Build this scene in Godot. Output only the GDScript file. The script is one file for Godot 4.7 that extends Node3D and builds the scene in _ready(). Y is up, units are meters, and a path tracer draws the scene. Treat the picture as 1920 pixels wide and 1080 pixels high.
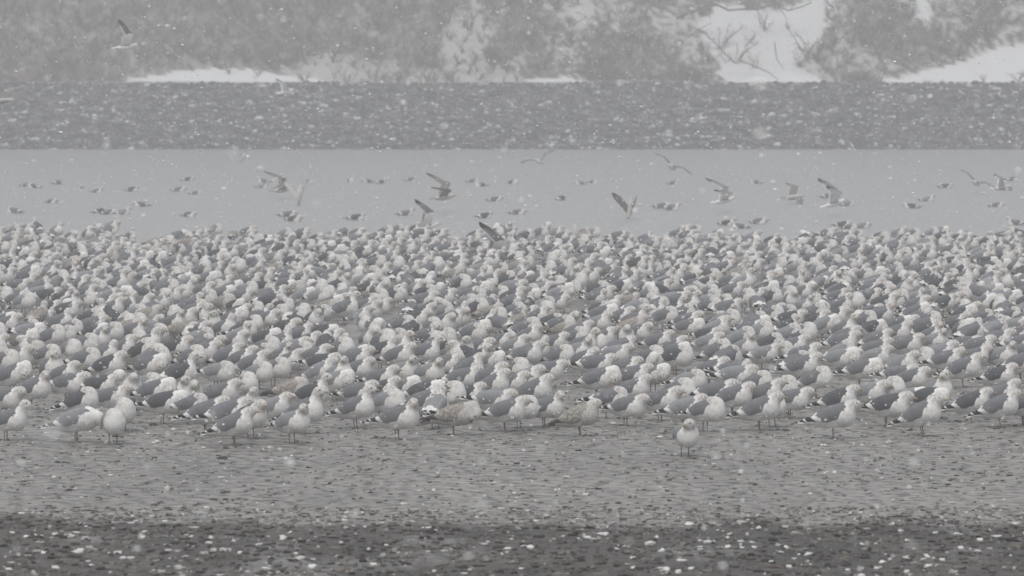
extends Node3D
# A flock of gulls resting on a mudflat in falling snow, seen through a long lens.

const CAM_H := 3.25
const FOCAL := 8000.0            # focal length in pixels of the 1920 x 1080 photograph
const PITCH := -0.046841         # atan(375 / 8000), the horizon lies at y = 165
const SHORE := 85.0              # metres from the camera to the water's edge
const BANK0 := 226.0             # foot of the far bank
const BANK1 := 240.0             # crest of the far bank
const CREST := 3.62

var rng := RandomNumberGenerator.new()
var noise_a := FastNoiseLite.new()
var noise_b := FastNoiseLite.new()
var noise_c := FastNoiseLite.new()
var M := {}
var used := {}
var poses := {}
var bills := {}
var pool := {}

# ------------------------------------------------------------------ helpers

func numbered(called: String) -> String:
	var n: int = used.get(called, 0)
	used[called] = n + 1
	return called if n == 0 else "%s_%03d" % [called, n]

func tag(o: Node, label: String, category := "", group := "", kind := "") -> void:
	if label != "": o.set_meta("label", label)
	if category != "": o.set_meta("category", category)
	if group != "": o.set_meta("group", group)
	if kind != "": o.set_meta("kind", kind)

func mesh_node(called: String, mesh: Mesh, m: Material, parent: Node) -> MeshInstance3D:
	var o := MeshInstance3D.new()
	o.name = numbered(called) if parent == self else called
	o.mesh = mesh
	if m: o.material_override = m
	parent.add_child(o, true)
	return o

func dir_of(px: float, py: float) -> Vector3:
	return (Basis(Vector3.RIGHT, PITCH) * Vector3((px - 960.0) / FOCAL, (540.0 - py) / FOCAL, -1.0))

# the point at height h above the ground that a pixel of the photograph looks at
func on_level(px: float, py: float, h: float) -> Vector3:
	var d := dir_of(px, py)
	var p := Vector3(0, CAM_H, 0) + d * ((h - CAM_H) / d.y)
	for k in 3:
		p = Vector3(0, CAM_H, 0) + d * ((h + ground_y(p.x, -p.z) - CAM_H) / d.y)
	return p

func at_depth(px: float, py: float, depth: float) -> Vector3:
	var d := dir_of(px, py)
	return Vector3(0, CAM_H, 0) + d * (depth / -d.z)

# ground height at x, depth d (metres in front of the camera)
func ground_y(x: float, d: float) -> float:
	var y := 0.0
	if d < SHORE + 20.0:
		y = 0.035 * clampf((SHORE - d) / 22.0, -1.5, 1.0)
		y += 0.012 * noise_b.get_noise_2d(x * 1.2, d * 0.5)
		if d < 34.0:
			y += 0.05 * smoothstep(32.6, 29.0, d + 0.5 * noise_a.get_noise_2d(x * 3.0, d * 2.0))
	else:
		y = -0.06 - 0.4 * smoothstep(SHORE + 20.0, SHORE + 60.0, d)
	return y

func mat(c: Color, rough := 0.9, vcol := true) -> StandardMaterial3D:
	var m := StandardMaterial3D.new()
	m.albedo_color = c.linear_to_srgb()
	m.roughness = rough
	m.vertex_color_use_as_albedo = vcol
	m.metallic_specular = 0.3
	return m

func noise_tex(freq: float, sd: int, cols: Array, offs: Array, size := 512, oct := 5) -> NoiseTexture2D:
	var n := FastNoiseLite.new()
	n.seed = sd
	n.frequency = freq
	n.fractal_octaves = oct
	var t := NoiseTexture2D.new()
	t.width = size; t.height = size; t.seamless = true
	t.noise = n
	var g := Gradient.new()
	var pc := PackedColorArray()
	for c in cols: pc.append((c as Color).linear_to_srgb())
	g.colors = pc
	g.offsets = PackedFloat32Array(offs)
	t.color_ramp = g
	return t

func g1(v: float, warm := 0.0) -> Color:
	return Color(v * (1.0 + warm), v, v * (1.0 - warm))

# ------------------------------------------------------------------ implicit surfaces -> mesh

# a primitive is [kind, basis inverse or null, centre / a, radii / b, ra, rb]
func ell(c: Vector3, r: Vector3, pitch := 0.0, yaw := 0.0) -> Array:
	var b := Basis(Vector3.UP, deg_to_rad(yaw)) * Basis(Vector3.BACK, deg_to_rad(pitch))
	return [0, b.inverse(), c, r, 0.0, 0.0]

func cap(a: Vector3, b: Vector3, ra: float, rb: float) -> Array:
	return [1, null, a, b, ra, rb]

func field(p: Vector3, prims: Array, k: float) -> float:
	var d := 10.0
	for q in prims:
		var e: float
		if q[0] == 0:
			var l: Vector3 = (q[1] as Basis) * (p - (q[2] as Vector3))
			var r: Vector3 = q[3]
			var u := l / r
			var k0 := u.length()
			var k1 := (u / r).length()
			e = k0 * (k0 - 1.0) / maxf(k1, 0.0001)
		else:
			var a: Vector3 = q[2]
			var ba: Vector3 = (q[3] as Vector3) - a
			var t := clampf((p - a).dot(ba) / ba.length_squared(), 0.0, 1.0)
			e = (p - a - ba * t).length() - lerpf(q[4], q[5], t)
		var h := maxf(k - absf(d - e), 0.0) / k
		d = minf(d, e) - h * h * k * 0.25
	return d

# surface nets; returns [vertices, normals, indices]
func nets(prims: Array, k: float, cell: float, lo: Vector3, hi: Vector3) -> Array:
	var nx := int((hi.x - lo.x) / cell) + 2
	var ny := int((hi.y - lo.y) / cell) + 2
	var nz := int((hi.z - lo.z) / cell) + 2
	var f := PackedFloat32Array()
	f.resize(nx * ny * nz)
	for i in nx:
		for j in ny:
			for l in nz:
				f[(i * ny + j) * nz + l] = field(lo + Vector3(i, j, l) * cell, prims, k)
	var vid := PackedInt32Array()
	vid.resize(nx * ny * nz)
	vid.fill(-1)
	var vs := PackedVector3Array()
	var sx := ny * nz
	var sy := nz
	var corners := [0, sx, sy, sx + sy, 1, sx + 1, sy + 1, sx + sy + 1]
	var cpos := [Vector3(0, 0, 0), Vector3(1, 0, 0), Vector3(0, 1, 0), Vector3(1, 1, 0), Vector3(0, 0, 1), Vector3(1, 0, 1), Vector3(0, 1, 1), Vector3(1, 1, 1)]
	var edges := [[0, 1], [2, 3], [4, 5], [6, 7], [0, 2], [1, 3], [4, 6], [5, 7], [0, 4], [1, 5], [2, 6], [3, 7]]
	for i in nx - 1:
		for j in ny - 1:
			for l in nz - 1:
				var b := (i * ny + j) * nz + l
				var neg := 0
				for c in corners:
					if f[b + c] < 0.0: neg += 1
				if neg == 0 or neg == 8: continue
				var s := Vector3.ZERO
				var n := 0
				for e in edges:
					var fa := f[b + corners[e[0]]]
					var fb := f[b + corners[e[1]]]
					if (fa < 0.0) != (fb < 0.0):
						s += (cpos[e[0]] as Vector3).lerp(cpos[e[1]], fa / (fa - fb))
						n += 1
				vid[b] = vs.size()
				vs.append(lo + (Vector3(i, j, l) + s / n) * cell)
	var ix := PackedInt32Array()
	for i in range(1, nx - 1):
		for j in range(1, ny - 1):
			for l in range(1, nz - 1):
				var b := (i * ny + j) * nz + l
				var f0 := f[b] < 0.0
				for ax in 3:
					var st: int = [sx, sy, 1][ax]
					if f0 == (f[b + st] < 0.0): continue
					var u: int = [sy, 1, sx][ax]
					var v: int = [1, sx, sy][ax]
					var q := [vid[b - u - v], vid[b - v], vid[b], vid[b - u]]
					if q[0] < 0 or q[1] < 0 or q[2] < 0 or q[3] < 0: continue
					if f0: q = [q[3], q[2], q[1], q[0]]
					ix.append_array(PackedInt32Array([q[0], q[1], q[2], q[0], q[2], q[3]]))
	return [vs, smooth_normals(vs, ix), ix]

func smooth_normals(vs: PackedVector3Array, ix: PackedInt32Array) -> PackedVector3Array:
	var ns := PackedVector3Array()
	ns.resize(vs.size())
	for t in range(0, ix.size(), 3):
		var n := (vs[ix[t + 2]] - vs[ix[t]]).cross(vs[ix[t + 1]] - vs[ix[t]])
		for c in 3: ns[ix[t + c]] += n
	for i in ns.size(): ns[i] = ns[i].normalized()
	return ns

func add_surface(to: ArrayMesh, vs, ns, cs, ix) -> ArrayMesh:
	var a := []
	a.resize(Mesh.ARRAY_MAX)
	a[Mesh.ARRAY_VERTEX] = vs
	a[Mesh.ARRAY_NORMAL] = ns
	a[Mesh.ARRAY_COLOR] = cs
	a[Mesh.ARRAY_INDEX] = ix
	to.add_surface_from_arrays(Mesh.PRIMITIVE_TRIANGLES, a)
	return to

func join_nets(list: Array) -> Array:     # list of [vs, ns, ix, cs] -> one
	var vs := PackedVector3Array(); var ns := PackedVector3Array(); var ix := PackedInt32Array(); var cs := PackedColorArray()
	for a in list:
		var o := vs.size()
		vs.append_array(a[0]); ns.append_array(a[1]); cs.append_array(a[3])
		for i in a[2]: ix.append(i + o)
	return [vs, ns, ix, cs]

func solid(a: Array) -> ArrayMesh:
	return add_surface(ArrayMesh.new(), a[0], a[1], a[3], a[2])

func paint(a: Array, c: Color) -> Array:
	var cs := PackedColorArray(); cs.resize(a[0].size()); cs.fill(c)
	return [a[0], a[1], a[2], cs]

# a tube through points with radii
func tube(pts: Array, rs: Array, sides := 5) -> Array:
	var vs := PackedVector3Array(); var ix := PackedInt32Array()
	for i in pts.size():
		var t: Vector3 = ((pts[mini(i + 1, pts.size() - 1)] as Vector3) - (pts[maxi(i - 1, 0)] as Vector3)).normalized()
		var u := t.cross(Vector3(0.31, 0.17, 0.93)).normalized()
		var v := t.cross(u)
		for s in sides:
			var a := TAU * s / sides
			vs.append((pts[i] as Vector3) + (u * cos(a) + v * sin(a)) * float(rs[i]))
	for i in pts.size() - 1:
		for s in sides:
			var a := i * sides + s
			var b := i * sides + (s + 1) % sides
			ix.append_array(PackedInt32Array([a, b, a + sides, b, b + sides, a + sides]))
	for e in [0, pts.size() - 1]:
		var c := vs.size()
		vs.append(pts[e])
		for s in sides:
			var a: int = e * sides + s
			var b: int = e * sides + (s + 1) % sides
			if e == 0: ix.append_array(PackedInt32Array([c, b, a]))
			else: ix.append_array(PackedInt32Array([c, a, b]))
	return [vs, smooth_normals(vs, ix), ix]

# a small uneven stone of about 1 m across
func pebble_mesh(sd: int, flat: float, rough := 0.25) -> ArrayMesh:
	var n := FastNoiseLite.new(); n.seed = sd; n.frequency = 0.9
	var s := SphereMesh.new(); s.radius = 0.5; s.height = 1.0; s.radial_segments = 9; s.rings = 5
	var a := s.get_mesh_arrays()
	var vs: PackedVector3Array = a[Mesh.ARRAY_VERTEX]
	for i in vs.size():
		var p := vs[i]
		p *= 1.0 + rough * 1.6 * n.get_noise_3dv(p * 2.0)
		p.y *= flat
		vs[i] = p
	var st := SurfaceTool.new()
	st.begin(Mesh.PRIMITIVE_TRIANGLES)
	st.set_smooth_group(0)
	var ix: PackedInt32Array = a[Mesh.ARRAY_INDEX]
	for i in ix: st.add_vertex(vs[i])
	st.generate_normals()
	st.index()
	return st.commit()

# ------------------------------------------------------------------ gulls

const DROP := .03                # how low the resting birds crouch on their legs
const WHITE := Color(0.655, 0.65, 0.64)
const STREAK := Color(0.31, 0.292, 0.278)
const BLACK := Color(0.022, 0.022, 0.024)
const TONES := {"pale": Color(0.205, 0.209, 0.222), "mid": Color(0.138, 0.141, 0.153), "dark": Color(0.078, 0.08, 0.088), "brown": Color(0.19, 0.168, 0.146)}

# head placement of each pose: [neck points and radii, head centre, bill direction]
func pose_data(pose: String) -> Dictionary:
	match pose:
		"alert": return {"neck": [cap(Vector3(.10, .29, 0), Vector3(.145, .385, 0), .066, .040)], "head": Vector3(.158, .412, 0), "bill": Vector3(1, -.08, 0)}
		"hunched": return {"neck": [cap(Vector3(.10, .280, 0), Vector3(.140, .322, 0), .074, .054)], "head": Vector3(.162, .345, 0), "bill": Vector3(1, -.10, 0)}
		"turned": return {"neck": [cap(Vector3(.10, .285, 0), Vector3(.13, .345, .005), .070, .048)], "head": Vector3(.142, .376, .014), "bill": Vector3(.45, -.14, .9)}
		"away": return {"neck": [cap(Vector3(.10, .285, 0), Vector3(.125, .345, -.005), .070, .048)], "head": Vector3(.130, .374, -.014), "bill": Vector3(.1, -.12, -1.0)}
		"tucked": return {"neck": [cap(Vector3(.09, .275, 0), Vector3(.10, .305, 0), .078, .054), cap(Vector3(.10, .305, 0), Vector3(.05, .318, .02), .054, .042)], "head": Vector3(.066, .318, .026), "bill": Vector3(-.62, -.75, .2)}
		"preening": return {"neck": [cap(Vector3(.10, .28, 0), Vector3(.17, .318, .02), .070, .050), cap(Vector3(.17, .318, .02), Vector3(.212, .275, .05), .050, .042)], "head": Vector3(.205, .245, .066), "bill": Vector3(-.55, -.75, .25)}
		"lowered": return {"neck": [cap(Vector3(.10, .265, 0), Vector3(.185, .255, .0), .066, .046), cap(Vector3(.185, .255, 0), Vector3(.235, .215, 0), .046, .038)], "head": Vector3(.255, .197, 0), "bill": Vector3(.75, -.65, 0)}
	return {}

func ball(c: Vector3, r: float, col: Color) -> Array:
	var s := SphereMesh.new(); s.radius = r; s.height = 2.0 * r; s.radial_segments = 6; s.rings = 3
	var a := s.get_mesh_arrays()
	var vs: PackedVector3Array = a[Mesh.ARRAY_VERTEX]
	for i in vs.size(): vs[i] += c
	return paint([vs, a[Mesh.ARRAY_NORMAL], a[Mesh.ARRAY_INDEX]], col)

func build_pose(pose: String) -> void:
	var pd := pose_data(pose)
	var hd: Vector3 = pd.head
	var bd: Vector3 = (pd.bill as Vector3).normalized()
	var yaw := rad_to_deg(atan2(-bd.z, bd.x))
	var prims := [
		ell(Vector3(-.01, .232, 0), Vector3(.185, .094, .092), 19.0),
		ell(Vector3(.085, .238, 0), Vector3(.10, .103, .094), 30.0),
		cap(Vector3(-.06, .205, 0), Vector3(-.20, .168, 0), .068, .026),
		ell(Vector3(-.235, .164, 0), Vector3(.085, .013, .036), 14.0),
		ell(Vector3(-.01, .175, .035), Vector3(.05, .05, .03), 10.0),
		ell(Vector3(-.01, .175, -.035), Vector3(.05, .05, .03), 10.0)]
	prims.append_array(pd.neck)
	prims.append(ell(hd, Vector3(.050, .040, .037), 0.0, yaw))
	prims.append(ell(hd + bd * .03 + Vector3(0, -.006, 0), Vector3(.028, .024, .022), 0.0, yaw))
	var body := nets(prims, .035, .0115, Vector3(-.34, .09, -.125), Vector3(.31, .47, .125))
	# folded wing: shoulder and coverts, tertials, long primaries
	var wp := [
		ell(Vector3(.005, .248, .064), Vector3(.152, .076, .037), 19.0, 6.0),
		ell(Vector3(-.10, .222, .046), Vector3(.095, .040, .026), 18.0, 14.0),
		cap(Vector3(-.13, .208, .038), Vector3(-.25, .176, .020), .024, .014),
		cap(Vector3(-.20, .190, .026), Vector3(-.355, .152, .008), .014, .005)]
	var wing := nets(wp, .025, .0115, Vector3(-.38, .12, -.02), Vector3(.19, .35, .12))
	# bill
	var side := bd.cross(Vector3.UP).normalized()
	var up := side.cross(bd)
	var b0 := hd + bd * .044 - up * .006
	var bill := tube([b0, b0 + bd * .022, b0 + bd * .040 - up * .001, b0 + bd * .050 - up * .006], [.0115, .0095, .0085, .003], 6)
	var eyes := [hd + bd * .022 + up * .010 + side * .034, hd + bd * .022 + up * .010 - side * .034]
	poses[pose] = {"body": body, "wing": wing, "bill": bill, "eyes": eyes, "head": hd, "bd": bd}

func body_mesh(pose: String, tone: String) -> ArrayMesh:
	var key := "b" + pose + tone
	if pool.has(key): return pool[key]
	pool[key] = solid(body_part(pose, tone))
	return pool[key]

func body_part(pose: String, tone: String) -> Array:
	var key := "bp" + pose + tone
	if pool.has(key): return pool[key]
	var P: Dictionary = poses[pose]
	var vs: PackedVector3Array = P.body[0]
	var ns: PackedVector3Array = P.body[1]
	var cs := PackedColorArray()
	var mantle: Color = TONES[tone]
	var young := tone == "brown"
	var hd: Vector3 = P.head
	for i in vs.size():
		var p := vs[i]
		var c := WHITE
		var n3 := noise_c.get_noise_3dv(p * 260.0 + Vector3(7, 3, 1))
		var hdist := (p - hd).length()
		# streaked winter head and hind neck, faint flecks elsewhere
		var st := smoothstep(.13, .045, hdist) * (.30 + .62 * smoothstep(-.3, .35, n3))
		st = maxf(st, .30 * smoothstep(-.1, .4, n3))
		if young: st = .50 + .38 * smoothstep(-.35, .35, noise_c.get_noise_3dv(p * 520.0))
		c = c.lerp(STREAK, st)
		# grey mantle across the back
		var axis := .232 + p.x * .34
		if p.x > -.15 and p.x < (.04 if pose == "tucked" else .085) and p.y > axis + .03 and hdist > .056:
			c = mantle.lerp(STREAK * 1.3, .5 * smoothstep(-.1, .3, n3)) if young else mantle
		# tail: white with a dark bar in young birds
		if young and p.x < -.22: c = Color(.06, .05, .045)
		cs.append(c)
	var list := [[lowered(vs), ns, P.body[2], cs]]
	for e in P.eyes:
		list.append(ball((e as Vector3) - Vector3(0, DROP, 0), .0085, Color(.03, .027, .024)))
	pool[key] = join_nets(list)
	return pool[key]

func lowered(vs: PackedVector3Array) -> PackedVector3Array:
	var o := vs.duplicate()
	for i in o.size(): o[i].y -= DROP
	return o

func wing_part(pose: String, tone: String, s: int) -> Array:
	var key := "wp%s%s%d" % [pose, tone, s]
	if pool.has(key): return pool[key]
	var P: Dictionary = poses[pose]
	var vs: PackedVector3Array = (P.wing[0] as PackedVector3Array).duplicate()
	var ns: PackedVector3Array = (P.wing[1] as PackedVector3Array).duplicate()
	var ix: PackedInt32Array = (P.wing[2] as PackedInt32Array).duplicate()
	var cs := PackedColorArray()
	var mantle: Color = TONES[tone]
	var young := tone == "brown"
	for i in vs.size():
		var p := vs[i]
		var axis := .250 + p.x * .34
		var c := mantle
		var n3 := noise_c.get_noise_3dv(p * 200.0)
		var e := p.x + (p.y - axis) * .9
		if young:
			c = mantle.lerp(WHITE * .75, .62 * smoothstep(-.1, .4, noise_c.get_noise_3dv(p * 480.0)))
			if e < -.17: c = Color(.05, .043, .038)
		else:
			c = mantle * (1.0 + .14 * n3 + .22 * noise_c.get_noise_3dv(p * 70.0))
			if e < -.128: c = WHITE
			if e < -.172:
				c = BLACK
				if absf(e + .235) < .009 or absf(e + .285) < .008 or e < -.335: c = WHITE * .9
			elif p.y < axis - .052 and p.x < .07: c = WHITE
		cs.append(c)
	if s < 0:
		for i in vs.size():
			vs[i].z = -vs[i].z
			ns[i].z = -ns[i].z
		for t in range(0, ix.size(), 3):
			var q := ix[t]; ix[t] = ix[t + 1]; ix[t + 1] = q
	pool[key] = [lowered(vs), ns, ix, cs]
	return pool[key]

func leg_part(s: int, tone: String) -> Array:
	var key := "leg%d%s" % [s, tone]
	if pool.has(key): return pool[key]
	var z := .034 * s
	var col := Color(.15, .115, .10) if s > 0 else Color(.14, .11, .095)
	var list := [paint(tube([Vector3(-.012, .150, z), Vector3(-.004, .070, z), Vector3(.002, .012, z)], [.013, .0050, .0048], 5), col)]
	for a in [-.5, 0.0, .5]:
		list.append(paint(tube([Vector3(.002, .010, z), Vector3(.002 + .048 * cos(a), .005, z + .048 * sin(a))], [.006, .003], 4), col))
	# web between the toes
	var w := PackedVector3Array([Vector3(.002, .008, z), Vector3(.045, .005, z + .020), Vector3(.050, .005, z), Vector3(.045, .005, z - .020)])
	list.append(paint([w, PackedVector3Array([Vector3.UP, Vector3.UP, Vector3.UP, Vector3.UP]), PackedInt32Array([0, 2, 1, 0, 3, 2])], col))
	pool[key] = join_nets(list)
	return pool[key]

func bill_part(pose: String, tone: String) -> Array:
	var col := Color(.30, .23, .13)
	if tone == "dark": col = Color(.34, .215, .12)
	if tone == "brown": col = Color(.05, .042, .038)
	var b: Array = poses[pose].bill
	return paint([lowered(b[0]), b[1], b[2]], col)

func part_mesh(which: String, pose: String, tone: String, s := 1) -> ArrayMesh:
	var key := "m%s%s%s%d" % [which, pose, tone, s]
	if pool.has(key): return pool[key]
	var a: Array
	match which:
		"wing": a = wing_part(pose, tone, s)
		"bill": a = bill_part(pose, tone)
		"leg": a = leg_part(s, tone)
	pool[key] = solid(a)
	return pool[key]

# the whole bird as one mesh, for the crowd beyond the counted ones
func whole_gull(pose: String, tone: String) -> ArrayMesh:
	var list := [body_part(pose, tone), wing_part(pose, tone, 1), wing_part(pose, tone, -1), bill_part(pose, tone), leg_part(1, tone), leg_part(-1, tone)]
	return solid(join_nets(list))

func gull_proto(pose: String, tone: String, legs: bool) -> Node3D:
	var key := "proto%s%s%s" % [pose, tone, legs]
	if pool.has(key): return pool[key]
	var o := Node3D.new()
	mesh_node("body", body_mesh(pose, tone), M.feather, o)
	mesh_node("wing", part_mesh("wing", pose, tone, 1), M.feather, o)
	mesh_node("wing", part_mesh("wing", pose, tone, -1), M.feather, o)
	mesh_node("bill", part_mesh("bill", pose, tone), M.horn, o)
	if legs:
		mesh_node("leg", part_mesh("leg", "any", tone, 1), M.horn, o)
		mesh_node("leg", part_mesh("leg", "any", tone, -1), M.horn, o)
	pool[key] = o
	return o

const POSE_WORDS := {
	"alert": "with raised neck", "hunched": "hunched, bill level", "turned": "with head turned aside",
	"away": "looking back behind it", "tucked": "asleep, bill tucked in", "preening": "bent over preening", "lowered": "with lowered head"}
const TONE_WORDS := {"pale": "pale-backed white gull", "mid": "grey-backed white gull", "dark": "slate-backed white gull", "brown": "mottled brown young gull"}

func gull_spot(px: float, py: float) -> Vector3:
	var p := on_level(px, py, .235 - DROP)
	p.y = ground_y(p.x, -p.z)
	return p

func place_gull(p: Vector3, yaw: float, pose: String, tone: String, size: float, label := "") -> void:
	var o: Node3D = gull_proto(pose, tone, true).duplicate()
	o.name = numbered("gull")
	add_child(o)
	p.y -= .004
	o.position = p
	o.basis = Basis(Vector3.UP, deg_to_rad(-yaw)) * Basis(Vector3.BACK, deg_to_rad(rng.randfn(-3.0, 5.0))) * Basis.from_scale(Vector3.ONE * size)
	var where := "at the flock's front edge" if -p.z < 44.0 else "inside the packed flock"
	var facing := "side-on to the shore"
	if absf(yaw) > 130.0: facing = "turned against the others"
	elif yaw > 45.0: facing = "facing the gravel"
	elif yaw > 14.0: facing = "angled towards the gravel"
	elif yaw < -30.0: facing = "facing the water"
	elif yaw < -8.0: facing = "angled towards the water"
	if label == "": label = "%s %s, %s, %s" % [TONE_WORDS[tone], POSE_WORDS[pose], facing, where]
	tag(o, label, "gull", "gulls resting in the flock on the mudflat")

# ------------------------------------------------------------------ flying gulls

# stations of one wing: [along, up, back] in wing space and chord; x forward, z outward
func spread_wing(st: Array, s: int, tone: String) -> ArrayMesh:
	var vs := PackedVector3Array(); var cs := PackedColorArray(); var ix := PackedInt32Array()
	var mantle: Color = TONES[tone]
	var n := st.size()
	var cols := 5
	for face in 2:
		var base := vs.size()
		for i in n:
			var q: Vector3 = st[i][0]
			var ch: float = st[i][1]
			for j in cols:
				var t := float(j) / (cols - 1)
				var camber := .10 * ch * sin(PI * minf(t * 1.3, 1.0)) + .004 * sin(PI * t)
				var th := (.006 if face == 0 else -.006) * sin(PI * clampf(t, .04, .96))
				vs.append(Vector3(q.x - ch * t, q.y + camber + th, (q.z) * s))
				var along := float(i) / (n - 1)
				var c := mantle if face == 0 else WHITE      # gulls are white under the wing
				if tone == "brown": c = Color(.165, .156, .146)
				elif t > .8 and along < .75: c = WHITE
				if along > .78: c = BLACK
				if along > .66 and t < .3: c = c.lerp(BLACK, .6)
				cs.append(c)
		for i in n - 1:
			for j in cols - 1:
				var a := base + i * cols + j
				var flip := (face == 0) == (s > 0)
				var q4 := [a, a + 1, a + cols + 1, a + cols]
				if flip: q4 = [q4[3], q4[2], q4[1], q4[0]]
				ix.append_array(PackedInt32Array([q4[0], q4[1], q4[2], q4[0], q4[2], q4[3]]))
	return add_surface(ArrayMesh.new(), vs, smooth_normals(vs, ix), cs, ix)

# up: how far the wings are raised in degrees at the arm and at the hand; sweep of the hand
func wing_stations(arm: float, hand: float, sweep: float) -> Array:
	var st := []
	var p := Vector3(.07, .02, .03)
	var lens := [0.0, .09, .10, .10, .09, .09, .08, .07]
	var chords := [.19, .205, .205, .195, .175, .145, .105, .035]
	for i in lens.size():
		var t := float(i) / (lens.size() - 1)
		var a := deg_to_rad(lerpf(arm, hand, smoothstep(.25, .7, t)))
		var fwd := .04 if i < 4 else -sweep * .04
		p += Vector3(fwd if i > 0 else 0.0, sin(a) * lens[i], cos(a) * lens[i])
		st.append([p, chords[i]])
	return st

func flying_body() -> Array:
	if pool.has("flybody"): return pool.flybody
	var prims := [
		ell(Vector3(0, 0, 0), Vector3(.19, .068, .068), 3.0),
		cap(Vector3(.10, .01, 0), Vector3(.20, .02, 0), .056, .036),
		ell(Vector3(.225, .022, 0), Vector3(.046, .036, .034)),
		cap(Vector3(-.08, 0, 0), Vector3(-.20, .002, 0), .05, .022),
		ell(Vector3(-.26, .004, 0), Vector3(.09, .010, .055))]
	pool.flybody = nets(prims, .03, .012, Vector3(-.37, -.09, -.09), Vector3(.30, .09, .09))
	return pool.flybody

func flying_gull(p: Vector3, heading: float, pitch: float, bank: float, arm: float, hand: float, sweep: float, tone: String, label: String, size := 1.0) -> void:
	var o := Node3D.new()
	o.name = numbered("flying_gull")
	add_child(o)
	o.position = p
	o.basis = Basis(Vector3.UP, deg_to_rad(heading)) * Basis(Vector3.BACK, deg_to_rad(pitch)) * Basis(Vector3.RIGHT, deg_to_rad(bank)) * Basis.from_scale(Vector3.ONE * size)
	var fb := flying_body()
	var key := "flym" + tone
	if not pool.has(key):
		var cs := PackedColorArray()
		for i in fb[0].size():
			var v: Vector3 = fb[0][i]
			var c := WHITE
			if v.y > .035 and v.x > -.12 and v.x < .10: c = TONES[tone]
			if tone == "brown": c = WHITE.lerp(TONES.brown, .5 if v.x > -.2 else .9)
			cs.append(c)
		pool[key] = solid(join_nets([[fb[0], fb[1], fb[2], cs], ball(Vector3(.245, .032, .031), .008, BLACK), ball(Vector3(.245, .032, -.031), .008, BLACK)]))
	mesh_node("body", pool[key], M.feather, o)
	var st := wing_stations(arm, hand, sweep)
	mesh_node("wing", spread_wing(st, 1, tone), M.feather, o)
	mesh_node("wing", spread_wing(st, -1, tone), M.feather, o)
	if not pool.has("flybill"):
		pool.flybill = solid(paint(tube([Vector3(.26, .02, 0), Vector3(.285, .018, 0), Vector3(.315, .010, 0)], [.011, .009, .003], 6), Color(.36, .26, .10)))
	mesh_node("bill", pool.flybill, M.horn, o)
	tag(o, label, "gull", "gulls in flight over the water")

# ------------------------------------------------------------------ setting

func grid_sheet(x0: float, x1: float, d0: float, d1: float, step: float, lower: float, color_of: Callable) -> ArrayMesh:
	var nx := int((x1 - x0) / step) + 1
	var nd := int((d1 - d0) / step) + 1
	var vs := PackedVector3Array(); var cs := PackedColorArray(); var ix := PackedInt32Array()
	for j in nd:
		for i in nx:
			var x := x0 + i * step
			var d := d0 + j * step
			vs.append(Vector3(x, ground_y(x, d) - lower + 0.003 * noise_c.get_noise_2d(x * 25.0, d * 25.0), -d))
			cs.append(color_of.call(x, d))
	for j in nd - 1:
		for i in nx - 1:
			var a := j * nx + i
			ix.append_array(PackedInt32Array([a, a + nx, a + 1, a + 1, a + nx, a + nx + 1]))
	return add_surface(ArrayMesh.new(), vs, smooth_normals(vs, ix), cs, ix)

func mud_color(x: float, d: float) -> Color:
	var n := noise_a.get_noise_2d(x * 2.2, d * 1.6)
	var m := noise_b.get_noise_2d(x * 7.0, d * 3.0)
	var f := noise_c.get_noise_2d(x * 55.0, d * 30.0)
	var c := Color(.240, .231, .221) * (1.0 + .16 * n + .16 * m + .16 * f)
	var edge := 31.5 + 1.3 * noise_a.get_noise_2d(x * 5.0, 50.0) + .5 * noise_b.get_noise_2d(x * 14.0, d * 10.0) + .5 * f
	var g := smoothstep(edge + .25, edge - .25, d)
	var dark := Color(.056, .048, .042) * (1.0 + .8 * m + .8 * f + .4 * n)
	# pale drifts of wet snow and silt between the stones
	var drift := smoothstep(.18, .42, noise_b.get_noise_2d(x * 5.0 + 40.0, d * 2.4))
	dark = dark.lerp(Color(.24, .235, .23), drift * .6)
	return c.lerp(dark, g)

func far_mud_color(x: float, d: float) -> Color:
	return Color(.245, .232, .22) * (1.0 + .22 * noise_b.get_noise_2d(x * 3.0, d * 1.5) + .18 * noise_c.get_noise_2d(x * 9.0, d * 6.0))

func hill_y(x: float, d: float) -> float:
	if d < BANK1: return lerpf(-.4, CREST, (d - BANK0 + 1.5) / (BANK1 - BANK0 + 1.5))
	var y := CREST + .12 * sin(x * .21) * smoothstep(BANK1, BANK1 + 3.0, d)
	var u := maxf(d - BANK1 - 2.0, 0.0)
	y += u * .62 + 1.1 * noise_a.get_noise_2d(x * .35, d * .25) * smoothstep(0.0, 5.0, u)
	return y

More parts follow.
